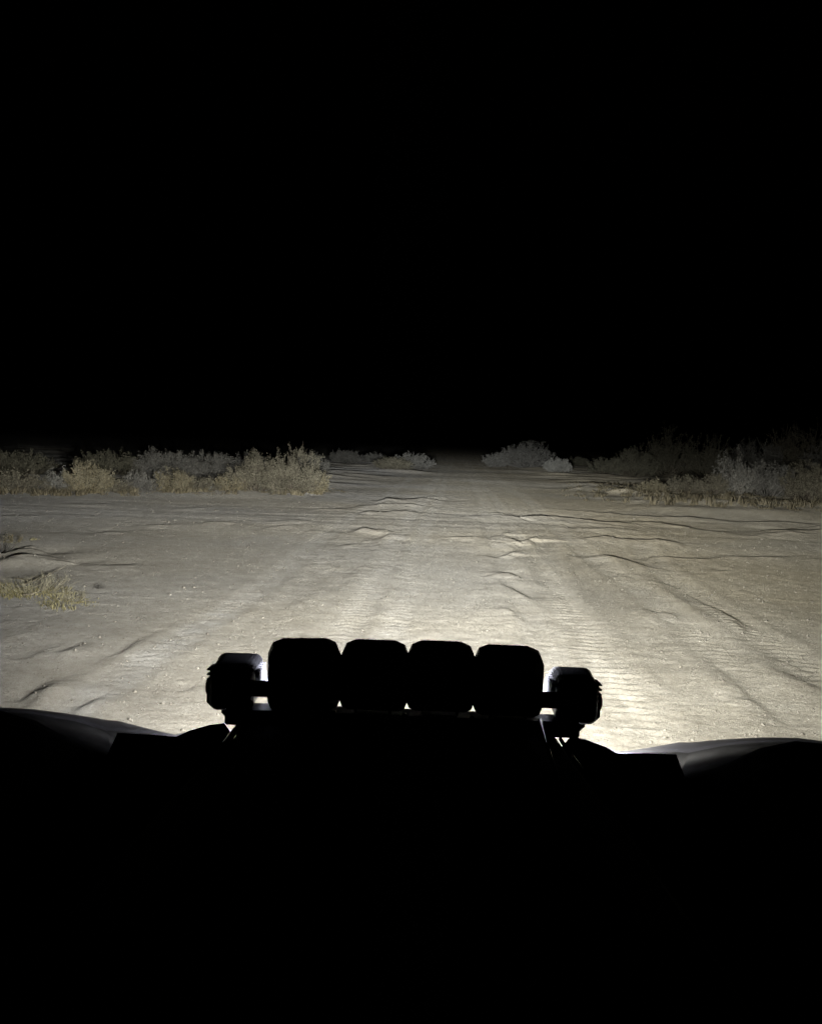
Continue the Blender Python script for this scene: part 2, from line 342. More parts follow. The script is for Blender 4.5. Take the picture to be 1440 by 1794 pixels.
def dirt_material():
    m = bpy.data.materials.new('dry desert dirt'); m.use_nodes = True
    t = m.node_tree; t.nodes.clear(); N = t.nodes.new; L = t.links.new
    out = N('ShaderNodeOutputMaterial'); d = N('ShaderNodeBsdfDiffuse'); d.inputs['Roughness'].default_value = 1.0
    L(d.outputs[0], out.inputs[0])
    g = N('ShaderNodeNewGeometry')
    def noise(scale, det=5, rough=.55, sy=1.0):
        n = N('ShaderNodeTexNoise'); n.inputs['Scale'].default_value = scale; n.inputs['Detail'].default_value = det; n.inputs['Roughness'].default_value = rough
        mp = N('ShaderNodeMapping'); mp.inputs['Scale'].default_value = (1, sy, 1); L(g.outputs['Position'], mp.inputs[0]); L(mp.outputs[0], n.inputs['Vector'])
        return n.outputs[0]
    def ramp(v, stops):
        r = N('ShaderNodeValToRGB'); e = r.color_ramp.elements
        e[0].position, e[0].color = stops[0][0], (*stops[0][1], 1); e[1].position, e[1].color = stops[-1][0], (*stops[-1][1], 1)
        for p, c in stops[1:-1]:
            q = e.new(p); q.color = (*c, 1)
        L(v, r.inputs[0]); return r.outputs[0]
    def mix(f, a, b, mode='MIX'):
        x = N('ShaderNodeMix'); x.data_type = 'RGBA'; x.blend_type = mode
        if isinstance(f, float): x.inputs[0].default_value = f
        else: L(f, x.inputs[0])
        L(a, x.inputs[6]); L(b, x.inputs[7]); return x.outputs[2]
    base = ramp(noise(.45, 6, .6), [(.30, (.325, .298, .246)), (.5, (.370, .340, .280)), (.72, (.405, .373, .308))])
    grey = ramp(noise(.8, 6, .6), [(.3, (.340, .322, .286)), (.7, (.395, .376, .338))])
    base = mix(ramp(noise(.17, 3, .5), [(.42, (0, 0, 0)), (.6, (1, 1, 1))]), base, grey)
    # packed dust in the wheel tracks is paler and greyer than the loose sand
    ap = N('ShaderNodeAttribute'); ap.attribute_name = 'packed'
    pk = N('ShaderNodeMath'); pk.operation = 'MULTIPLY'; pk.inputs[1].default_value = .75; L(ap.outputs['Fac'], pk.inputs[0])
    pale = ramp(noise(3.0, 5, .6), [(.3, (.405, .385, .340)), (.7, (.455, .432, .385))])
    base = mix(pk.outputs[0], base, pale)
    # colour turns yellower to the right of the track, greyer to the left
    sx = N('ShaderNodeSeparateXYZ'); L(g.outputs['Position'], sx.inputs[0])
    wob_ = N('ShaderNodeMath'); wob_.operation = 'MULTIPLY_ADD'; wob_.inputs[1].default_value = 5.0; L(noise(.35, 4, .6), wob_.inputs[0]); L(sx.outputs[0], wob_.inputs[2])
    sr = N('ShaderNodeMapRange'); sr.inputs[1].default_value = .5; sr.inputs[2].default_value = 6.5; L(wob_.outputs[0], sr.inputs[0])
    tint = ramp(sr.outputs[0], [(0.0, (1.0, 1.02, 1.07)), (1.0, (1.05, 1.02, .93))])
    base = mix(1.0, base, tint, 'MULTIPLY')
    grit = ramp(noise(150, 3, .7), [(.30, (.80, .79, .77)), (.5, (1, 1, 1)), (.72, (1.22, 1.22, 1.22))])
    base = mix(1.0, base, grit, 'MULTIPLY')
    fine = ramp(noise(26, 8, .7), [(.25, (.84, .83, .82)), (.5, (1, 1, 1)), (.8, (1.12, 1.12, 1.11))])
    base = mix(1.0, base, fine, 'MULTIPLY')
    med = ramp(noise(4.0, 6, .62, 1.4), [(.3, (.86, .85, .83)), (.7, (1.1, 1.1, 1.1))])
    base = mix(1.0, base, med, 'MULTIPLY')
    L(base, d.inputs['Color'])
    b1 = N('ShaderNodeBump'); b1.inputs['Strength'].default_value = .9; b1.inputs['Distance'].default_value = .02; L(noise(38, 7, .68), b1.inputs['Height'])
    b2 = N('ShaderNodeBump'); b2.inputs['Strength'].default_value = 1.0; b2.inputs['Distance'].default_value = .009; L(noise(170, 4, .6), b2.inputs['Height'])
    L(b1.outputs[0], b2.inputs['Normal']); L(b2.outputs[0], d.inputs['Normal'])
    return m
M_DIRT = dirt_material(); gme.materials.append(M_DIRT)

# ------------------------------------------------------------------ materials
M_PLASTIC = principled('black moulded plastic', (.020, .020, .024), .55, .35, bump=(.15, .002, 300), var=.25)
M_FENDER = principled('dusty dark fender plastic', (.024, .024, .029), .5, .4, bump=(.06, .002, 60), var=.3, vscale=8)
M_ALU = principled('black anodised aluminium', (.018, .018, .021), .42, .4, metal=0.0, var=.2)
M_TUBE = principled('gloss black powder coat', (.03, .03, .034), .16, .9, var=.2)
M_HOOD = principled('matt black hood', (.010, .010, .011), .85, .15, bump=(.2, .002, 200), var=.3)
M_RUBBER = principled('tyre rubber', (.018, .018, .018), .85, .3, bump=(.3, .003, 90), var=.3)
M_FIN = principled('lamp-lit heat sink', (.15, .15, .17), .5, .5, var=.2)  # paler than the black housing: neighbouring lamp's spill put into the fin colour
M_RED = principled('dull red knob', (.20, .012, .012), .45, .5, var=.15)
M_CAST = M_ALU

def lens_mat(name, col, strength):
    m = bpy.data.materials.new(name); m.use_nodes = True; t = m.node_tree; t.nodes.clear()
    o = t.nodes.new('ShaderNodeOutputMaterial'); e = t.nodes.new('ShaderNodeEmission')
    e.inputs[0].default_value = (*col, 1); e.inputs[1].default_value = strength; t.links.new(e.outputs[0], o.inputs[0])
    return m
COOL, FLOODC, WARM = (.90, .945, 1.0), (.985, .99, .935), (1.0, .975, .855)
M_LENS = lens_mat('lit cool white lens', (.90, .92, 1.0), LENS_MAIN); M_LENSP = lens_mat('lit side lamp lens', (.92, .93, 1.0), LENS_POD)

def beam_light(name, parent, loc, energy, col, yaw, pitch, sig, size, floor=.0, BV=None):
    """spot lamp with the beam pattern of an off-road driving lamp"""
    l = bpy.data.lights.new(name, 'SPOT'); l.energy = energy; l.spot_size = R(165); l.spot_blend = .25; l.shadow_soft_size = size
    l.color = col
    l.use_nodes = True; t = l.node_tree; em = t.nodes['Emission']; N = t.nodes.new; L = t.links.new
    tc = N('ShaderNodeTexCoord'); sp = N('ShaderNodeSeparateXYZ'); L(tc.outputs['Normal'], sp.inputs[0])
    def M(op, a, b=None):
        k = N('ShaderNodeMath'); k.operation = op
        for i, v in enumerate((a, b)):
            if v is None: continue
            if isinstance(v, (int, float)): k.inputs[i].default_value = v
            else: L(v, k.inputs[i])
        return k.outputs[0]
    nz_ = M('MAXIMUM', M('MULTIPLY', sp.outputs[2], -1.0), .05)
    ta = M('DIVIDE', sp.outputs[0], nz_); te = M('DIVIDE', sp.outputs[1], nz_)
    BV = BV or BEAM_V; lo, hi = BV[0][0], BV[-1][0]
    rp = N('ShaderNodeValToRGB'); rp.color_ramp.interpolation = 'EASE'; e = rp.color_ramp.elements
    e[0].position = 0; e[0].color = (BV[0][1],) * 3 + (1,); e[1].position = 1; e[1].color = (BV[-1][1],) * 3 + (1,)
    for q, v in BV[1:-1]:
        k = e.new((q - lo) / (hi - lo)); k.color = (v, v, v, 1)
    L(M('DIVIDE', M('SUBTRACT', te, lo), hi - lo), rp.inputs[0])
    g = M('EXPONENT', M('MULTIPLY', M('POWER', M('DIVIDE', M('ABSOLUTE', ta), sig), 2.0), -1.0))
    g = M('ADD', M('MULTIPLY', g, 1 - floor), floor)
    L(M('MULTIPLY', rp.outputs[0], g), em.inputs['Strength'])
    o = bpy.data.objects.new(name, l); COL.objects.link(o); o.parent = parent; o.location = loc
    o.rotation_euler = (Matrix.Rotation(R(yaw), 3, 'Z') @ Matrix.Rotation(math.pi / 2 + R(pitch), 3, 'X')).to_euler()
    return o

# ------------------------------------------------------------------ the vehicle the camera sits in
VX, VY = -.011, 1.0
veh = tag(empty('off_road_vehicle', (VX, VY, 0)), 'black open off-road buggy seen from the cab, with a row of lamps on its nose', 'vehicle')
def lp(p): return (p[0] - VX, p[1] - VY, p[2])
def A(px, py, Yd): return lp(at(px, py, Yd))

def rrect(w_, h_, c, yv, zc=0.0, xc=0.0, n=4, cb=None):
    """rounded rectangle ring in the XZ plane"""
    pts = []
    for (sx, sz, a0) in ((1, 1, 0), (-1, 1, 90), (-1, -1, 180), (1, -1, 270)):
        for k in range(n + 1):
            a = R(a0 + 90 * k / n); q = c if sz > 0 or cb is None else cb
            pts.append((xc + sx * (w_/2 - q) + q * math.cos(a), yv, zc + sz * (h_/2 - q) + q * math.sin(a)))
    return pts

def main_lamp(center, yaw, wid, hei, spot):
    """square driving lamp: cast housing, bezel, fins on its back, lit lens, U bracket"""
    b = MB()
    b.rings([rrect(wid*.60, hei*.60, .016, -.050, n=2), rrect(wid*.72, hei*.72, .022, -.040, n=2), rrect(wid*.985, hei*.98, .029, -.004, cb=.019, n=2), rrect(wid, hei, .031, .006, cb=.020, n=2), rrect(wid, hei, .031, .036, cb=.020, n=2), rrect(wid*.97, hei*.97, .029, .041, cb=.020, n=2)])
    o = b.build('driving_lamp', M_ALU, veh, bevel=.0015)
    o.location = center; o.rotation_euler = (0, 0, R(yaw))
    l = MB(); l.rings([rrect(wid*.86, hei*.86, .032, .0415), rrect(wid*.84, hei*.84, .030, .046), rrect(wid*.5, hei*.5, .02, .049)])
    l.build('lens', M_LENS, o)
    z_ = MB()
    zr = [rrect(wid*.985, hei*.985, .030, .0415, cb=.020, n=2), rrect(wid*.97, hei*.97, .029, .050, cb=.020, n=2), rrect(wid*.88, hei*.88, .033, .050, n=2), rrect(wid*.875, hei*.875, .033, .0415, n=2)]
    z_.rings(zr, cap=False); z_.build('bezel', M_ALU, o)
    for k in range(7):
        x = (k - 3) * wid * .085
        f = MB(); f.box((x, -.058, 0), (.0028, .022, hei * (.56 - .02 * abs(k - 3))), bev=.001); f.build('cooling_fin', M_ALU, o)
    br = MB(); br.box((0, .0, -hei*.5 - .006), (wid*.5, .035, .008), bev=.002)
    br.box((wid*.25, .0, -hei*.42), (.006, .03, hei*.2), bev=.001); br.box((-wid*.25, 0, -hei*.42), (.006, .03, hei*.2), bev=.001)
    br.build('bracket', M_ALU, o)
    if spot: beam_light('driving_lamp_beam', o, (0, .062, 0), SPOT_W, COOL, -yaw - 4.5, 0, .15, .035, 0, SPOT_V)
    else: beam_light('driving_lamp_beam', o, (0, .062, 0), FLOOD_W, FLOODC if center[0] > 0 else (.97, .98, 1.0), -yaw - 6, 0, .98, .035)
    return o

LY = 1.72
S = LY / FOC
for k, (px, py, wpx, hpx, yaw) in enumerate(((534, 1185, 128, 121, 11), (655.5, 1187, 120.5, 119, 0), (772.5, 1189, 120.5, 119, 0), (891, 1197, 122, 120, -2))):
    main_lamp(A(px, py, LY - .01), yaw, wpx * S * 1.012, hpx * S * 1.01, k in (1, 2))

def side_lamp(px, py, wpx, hpx, side, energy, col):
    c = A(px, py, LY + .055); wid, hei = wpx * S * .99, hpx * S * .99
    b = MB()
    b.rings([rrect(wid*.80, hei*.86, .014, -.062), rrect(wid*.93, hei, .018, -.052), rrect(wid*.95, hei, .020, -.02), rrect(wid*.97, hei, .020, .034), rrect(wid, hei*.99, .019, .052), rrect(wid*.96, hei*.95, .017, .055)])
    o = b.build('side_lamp', M_ALU, veh, bevel=.0015); o.location = c; o.rotation_euler = (0, 0, R(-2 * side))
    l = MB(); l.rings([rrect(wid*.86, hei*.86, .014, .0555), rrect(wid*.82, hei*.82, .013, .061)]); l.build('lens', M_LENSP, o)
    # slanted cooling fins on the inner flank
    for k in range(5):
        f = MB(); f.box((-side * (wid*(.455 + .007*k) + .005), -.022 + k * .016, .004), (.013, .005, hei * .80), rot=Matrix.Rotation(R(34), 3, 'X'), bev=.001)
        f.build('cooling_fin', M_FIN, o)
    for k in range(4):
        f = MB(); f.box((side * (wid*.475 - .001), -.030, .006 + k * .0105), (.011, .040, .0045), rot=Matrix.Rotation(R(side * 6), 3, 'Z'), bev=.001)
        f.build('rear_fin', M_ALU, o)
    kn = MB()
    kn.tube([(side*wid*.46, -.005, -.012), (side*(wid*.5 + .004), -.005, -.012), (side*(wid*.5 + .010), -.005, -.012), (side*(wid*.5+.013), -.005, -.012)], [.020, .021, .019, .014], 12)
    kn.build('adjuster_knob', M_RED if side > 0 else M_PLASTIC, o, smooth=False)
    br = MB()
    br.box((side*wid*.30, -.008, -hei*.38), (wid*.62, .03, hei*.42), bev=.012)
    br.box((-side*wid*.05, -.008, -hei*.62), (wid*.66, .034, hei*.34), bev=.010)
    br.build('bracket', M_PLASTIC, o)
    beam_light('side_lamp_beam', o, (0, .072, 0), energy, col, 0, 0, .95, .03, .10)
    return o
side_lamp(414, 1193, 86, 84, -1, POD_W * .45, (1.0, .985, .95))
side_lamp(1004, 1217, 82, 82, 1, POD_W * 1.9, WARM)

# cross tube and mounting plate that carry the lamps
t_ = MB(); t_.tube([A(392, 1204, LY), A(560, 1211, LY-.02), A(720, 1217, LY-.025), A(870, 1223, LY-.02), A(1020, 1229, LY)], .0175, 14)
t_.build('cross_tube', M_TUBE, veh, smooth=True)
c0, c1 = A(398, 1250, LY), A(1012, 1273, LY)
m_ = MB(); mid = ((c0[0]+c1[0])/2, c0[1], (c0[2]+c1[2])/2)
m_.box(mid, (abs(c1[0]-c0[0]), .055, .034), bev=.004); m_.build('mounting_plate', M_ALU, veh)
for px, py in ((585, 1247), (708, 1252), (826, 1256)):
    b_ = MB(); p = A(px, py, LY - .04); b_.tube([p, (p[0], p[1]-.012, p[2])], .006, 6); b_.build('bolt', M_ALU, veh)

# hood: raised centre, flanks falling to the fenders
def hood_ring(Yd, hw, zt, zb, hwb):
    return [(-hwb, Yd, zb), (-hw - .03, Yd, zt - .05), (-hw, Yd, zt - .012), (-hw*.8, Yd, zt), (0, Yd, zt + .006), (hw*.8, Yd, zt), (hw, Yd, zt - .012), (hw + .03, Yd, zt - .05), (hwb, Yd, zb), (hwb*.6, Yd, zb - .2), (-hwb*.6, Yd, zb - .2)]
h_ = MB()
h_.rings([[lp((x + VX, y_, z_)) for x, y_, z_ in hood_ring(*q)] for q in ((.62, .40, .86, .66, .47), (.9, .37, .90, .68, .46), (1.25, .36, .88, .68, .45), (1.55, .335, .865, .68, .43), (1.74, .33, .855, .68, .42), (1.92, .31, .79, .66, .40), (2.20, .26, .62, .56, .32))])
h_.build('hood', M_HOOD, veh, smooth=False, bevel=.006)
n_ = MB(); n_.box(lp((VX, 2.24, .46)), (.62, .12, .26), bev=.04); n_.build('bumper', M_PLASTIC, veh)
d_ = MB(); d_.box(lp((VX, .50, .80)), (1.5, .30, .16), bev=.05); d_.build('dashboard', M_PLASTIC, veh)
f_ = MB(); f_.box(lp((VX, .6, .42)), (.70, 3.0, .16), bev=.03); f_.build('chassis', M_PLASTIC, veh)

# fenders, one each side, mirrored about the vehicle's middle
ST = [-420, -250, -100, 0, 60, 130, 188, 206, 260, 308, 330, 368, 393, 410]
SIL = [1330, 1272, 1245, 1240, 1243, 1252, 1262, 1263, 1277, 1290, 1283, 1272, 1269, 1287]
CRE = [1345, 1290, 1250, 1246, 1251, 1263, 1280, 1280, 1285, 1291, 1287, 1276, 1273, 1295]
CY = [2.05, 2.05, 2.05, 2.04, 2.03, 2.02, 2.00, 1.99, 1.97, 1.95, 1.95, 1.95, 1.95, 1.95]
RY = [1.72, 1.72, 1.72, 1.73, 1.84, 1.81, 1.79, 1.72, 1.72, 1.705, 1.705, 1.705, 1.705, 1.705]
EDGE = [1342, 1284, 1248, 1245, 1262, 1300, 1322, 1284, 1287, 1291, 1281, 1270, 1267, 1291]
REAR = [1410, 1360, 1300, 1288, 1284, 1306, 1330, 1332, 1342, 1350, 1345, 1335, 1325, 1330]
def fender_side(sgn):
    top = []; tray = []; panel = []
    for i, px in enumerate(ST):
        s_ = np.array(at(px, SIL[i], 2.14)); c_ = np.array(at(px, CRE[i], CY[i])); r_ = np.array(at(px, REAR[i], RY[i]))
        rows = [c_, c_*.75 + s_*.25 + (0, 0, .0035), (c_ + s_) / 2 + (0, 0, .0045), s_*.75 + c_*.25 + (0, 0, .003), s_, s_ + (0, .05, -.028), s_ + (0, .13, -.09), s_ + (0, .23, -.18), s_ + (0, .29, -.30)]
        top.append(rows)
        facet = ST[i] in (60, 130, 188)
        t0 = c_ + ((0, -.002, -.007) if facet else (0, .004, -.03))
        tray.append([c_ + (0, -.0005, -.0004), t0, t0*.66 + r_*.34 - (0, 0, 0 if facet else .03), t0*.33 + r_*.67 - (0, 0, 0 if facet else .02), r_, r_ + (0, .006, -.006), r_ + (0, .03, -.06)])
        e_ = np.array(at(px, EDGE[i], 1.70)); panel.append([e_, e_ + (0, -.012, -.006), e_ + (0, -.05, -.05), e_ + (0, -.12, -.16), e_ + (0, -.40, -.20), e_ + (0, -.70, -.22)])  # added black panel, hides the lamp-lit tray so that area reads unlit
    fe = None
    for nm, g in (('fender', top), ('fender_tray', tray), ('added_black_panel', panel)):
        b = MB(); nu = len(g); nv = len(g[0]); vs = []
        for rows in g:
            for p in rows: vs.append(((p[0] - VX) * (1 if sgn < 0 else -1), p[1] - VY, p[2]))
        fs = [(i*nv+j, (i+1)*nv+j, (i+1)*nv+j+1, i*nv+j+1) for i in range(nu-1) for j in range(nv-1)]
        b.add(vs, fs)
        o = b.build(nm, M_FENDER if nm == 'fender' else M_HOOD, veh if fe is None else fe, smooth=True)
        so = o.modifiers.new('thickness', 'SOLIDIFY'); so.thickness = .004; so.offset = -1
        if fe is None: fe = o
fender_side(-1); fender_side(1)
# thin brace rods from the lamp bar down beside the hood
for a, b2 in (((424, 1262, 1.66), (366, 1340, 1.36)), ((432, 1268, 1.66), (384, 1338, 1.38)), ((946, 1262, 1.66), (978, 1380, 1.30)), ((982, 1296, 1.66), (1034, 1372, 1.36))):
    r_ = MB(); r_.tube([A(*a), A(*b2)], .0045, 10); r_.build('brace_rod', M_TUBE, veh, smooth=True)
# front wheels
for sgn in (-1, 1):
    wr = empty('wheel', (sgn * .80, .95, .335)); wr.parent = veh
    b = MB(); prof = [(-.13, .18), (-.145, .25), (-.13, .305), (-.08, .320), (0, .324), (.08, .320), (.13, .305), (.145, .25), (.13, .18)]
    n = 40; vs = []; fs = []
    for k in range(n):
        a = 2 * math.pi * k / n
        for x, r_ in prof: vs.append((x, r_ * math.cos(a), r_ * math.sin(a)))
    m2 = len(prof)
    for k in range(n):
        for j in range(m2 - 1): fs.append((k*m2+j, k*m2+j+1, ((k+1) % n)*m2+j+1, ((k+1) % n)*m2+j))
    b.add(vs, fs)
    for k in range(20):
        a = 2 * math.pi * k / 20
        for sx in (-1, 1):
            b.box((sx*.07, .324 * math.cos(a + sx*.08), .324 * math.sin(a + sx*.08)), (.10, .05, .022), rot=Matrix.Rotation(a + sx*.08 - math.pi/2, 3, 'X'), bev=.004)
    b.build('tyre', M_RUBBER, wr)
    b = MB(); b.rings([[(x, r_*math.cos(2*math.pi*k/24), r_*math.sin(2*math.pi*k/24)) for k in range(24)] for x, r_ in ((-.12, .185), (-.10, .17), (sgn*0.06, .15), (.10, .17), (.12, .185))])
    b.build('rim', M_ALU, wr)
    ax = MB(); ax.tube([(sgn*.30, .95, .38), (sgn*.70, .95, .34)], .03, 10); ax.build('suspension_arm', M_TUBE, veh)

# ------------------------------------------------------------------ brush
def tubes_np(paths, radii, nside=3):
    """paths (n,k,3), radii (n,k) -> verts, quads"""
    n, k, _ = paths.shape
    t = np.gradient(paths, axis=1); t /= np.linalg.norm(t, axis=2, keepdims=True) + 1e-9
    up = np.array([.31, .22, .92]); a = np.cross(t, up); a /= np.linalg.norm(a, axis=2, keepdims=True) + 1e-9; b = np.cross(t, a)
    vs = []
    for s_ in range(nside):
        an = 2 * np.pi * s_ / nside
        vs.append(paths + (a * np.cos(an) + b * np.sin(an)) * radii[..., None])
    v = np.stack(vs, 2).reshape(-1, 3)                     # n,k,nside
    idx = np.arange(n * k * nside).reshape(n, k, nside)
    q = np.stack([idx[:, :-1], np.roll(idx, -1, 2)[:, :-1], np.roll(idx, -1, 2)[:, 1:], idx[:, 1:]], -1).reshape(-1, 4)
    return v, q

def leaves_np(pos, dirs, ln, wd, r):
    n = len(pos); rv = r.normal(size=(n, 3)); d = dirs + .7 * rv; d /= np.linalg.norm(d, axis=1, keepdims=True) + 1e-9
    sd = np.cross(d, r.normal(size=(n, 3))); sd /= np.linalg.norm(sd, axis=1, keepdims=True) + 1e-9
    L_ = (ln * r.uniform(.6, 1.4, n))[:, None]; W_ = (wd * r.uniform(.6, 1.4, n))[:, None]
    v = np.stack([pos, pos + d*L_*.5 + sd*W_*.5, pos + d*L_, pos + d*L_*.5 - sd*W_*.5], 1).reshape(-1, 3)
    return v, np.arange(4 * n).reshape(n, 4)

PLANT = {
 'straw': (plant_mat('bleached straw leaves', (.24, .215, .14), (.42, .38, .26)), plant_mat('bleached straw stems', (.26, .235, .16), (.46, .42, .30), 0)),
 'olive': (plant_mat('olive dry foliage', (.092, .084, .060), (.20, .183, .134)), plant_mat('grey brown stems', (.07, .06, .045), (.15, .13, .10), 0)),
 'grey': (plant_mat('grey green foliage', (.090, .086, .075), (.205, .197, .172)), plant_mat('pale grey stems', (.09, .085, .075), (.18, .17, .15), 0)),
 'tan': (plant_mat('straw coloured foliage', (.115, .102, .068), (.25, .224, .155)), plant_mat('straw stems', (.14, .12, .07), (.26, .22, .14), 0)),
 'dark': (plant_mat('dark resinous foliage', (.062, .060, .044), (.155, .146, .105)), plant_mat('dark stems', (.06, .054, .04), (.13, .115, .085), 0)),  # leaves and stems darker than the other kinds
 'pale': (plant_mat('pale silvery foliage', (.13, .128, .112), (.29, .28, .245)), plant_mat('pale stems', (.14, .13, .11), (.28, .26, .22), 0)),
}
NB = [0]
def bush(name, px, py, wpx, hpx, kind, label, group=None, form='round', dens=1.0, leafy=1.0, cat='bush', leaf=None, thin=1.0):
    NB[0] += 1; r = np.random.default_rng(100 + NB[0])
    gx_, gy_ = gp(px, py); D = gy_
    rx = .5 * wpx * D / FOC; H = hpx * D / FOC; ry = rx * .8
    nst = int(np.clip(46 * dens * (.6 + rx), 18, 130))
    az = r.uniform(0, 2*np.pi, nst); rad = np.sqrt(r.uniform(0, 1, nst))
    if form == 'round': hz = np.sqrt(np.clip(1 - .80 * rad ** 2, .05, 1))
    elif form == 'spiky': hz = (1 - .55 * rad ** 1.5) * r.uniform(.55, 1.15, nst)
    else: hz = np.sqrt(np.clip(1 - .95 * rad ** 2.6, .05, 1))
    hz = hz * r.uniform(.74, 1.06, nst)
    tip = np.stack([rx*rad*np.cos(az), ry*rad*np.sin(az), H*hz], 1)
    root = tip * np.array([.22, .22, 0]) + r.normal(size=(nst, 3)) * np.array([.03, .03, 0]) * rx; root[:, 2] = -.06
    k = 7; tt_ = np.linspace(0, 1, k)[None, :, None]
    ctrl = root * .45 + tip * np.array([.75, .75, .35])[None] * 1.0
    P = (1-tt_)**2 * root[:, None] + 2*tt_*(1-tt_) * ctrl[:, None] + tt_**2 * tip[:, None]
    P[:, 1:] += r.normal(size=(nst, k-1, 3)) * .035 * min(rx, H)
    r0 = (.006 + .006 * H) * thin
    stems = tubes_np(P, np.linspace(r0, r0*.25, k)[None] * r.uniform(.7, 1.3, (nst, 1)))
    # side twigs
    nt_ = nst * 6; si = r.integers(0, nst, nt_); f = r.uniform(.30, .98, nt_) * (k - 1.01); i0 = f.astype(int); fr = (f - i0)[:, None]
    b0 = P[si, i0] * (1 - fr) + P[si, i0 + 1] * fr; dr = P[si, i0 + 1] - P[si, i0]; dr /= np.linalg.norm(dr, axis=1, keepdims=True) + 1e-9
    dr = dr + r.normal(size=(nt_, 3)) * .65 + np.array([0, 0, .25]); dr /= np.linalg.norm(dr, axis=1, keepdims=True)
    ln = r.uniform(.10, .26, nt_)[:, None] * (.35 * H + .45 * rx)
    m3 = np.stack([b0, b0 + dr*ln*.5 + r.normal(size=(nt_, 3))*ln*.08, b0 + dr*ln + np.array([0, 0, .15])*ln], 1)
    m3[..., 2] = np.maximum(m3[..., 2], -.03)
    twigs = tubes_np(m3, np.array([[r0*.35, r0*.26, r0*.15]]).repeat(nt_, 0))
    root_o = tag(empty(name, (gx_, gy_, ground_z(gx_, gy_))), label, cat, group)
    v = np.concatenate([stems[0], twigs[0]]); q = np.concatenate([stems[1], twigs[1] + len(stems[0])])
    me = mesh_np('stems', v, q); me.materials.append(PLANT[kind][1]); o = bpy.data.objects.new('stems', me); COL.objects.link(o); o.parent = root_o
    if leafy > 0:
        nl = int(np.clip(6000 * leafy * (rx * H) / .5, 300, 17000))
        ti = r.integers(0, nt_, nl); tf = r.uniform(.1, 1.05, nl)[:, None]
        lpz = m3[ti, 0] * (1 - tf) + m3[ti, 2] * tf + r.normal(size=(nl, 3)) * .018 * (1 + .02 * D)
        lpz[:, 2] = np.maximum(lpz[:, 2], .0)
        size = leaf or (.022 + .0008 * D)
        lv, lf = leaves_np(lpz, dr[ti], np.full(nl, size), np.full(nl, size*.42), r)
        me = mesh_np('foliage', lv, lf); me.materials.append(PLANT[kind][0]); o = bpy.data.objects.new('foliage', me); COL.objects.link(o); o.parent = root_o
    return root_o

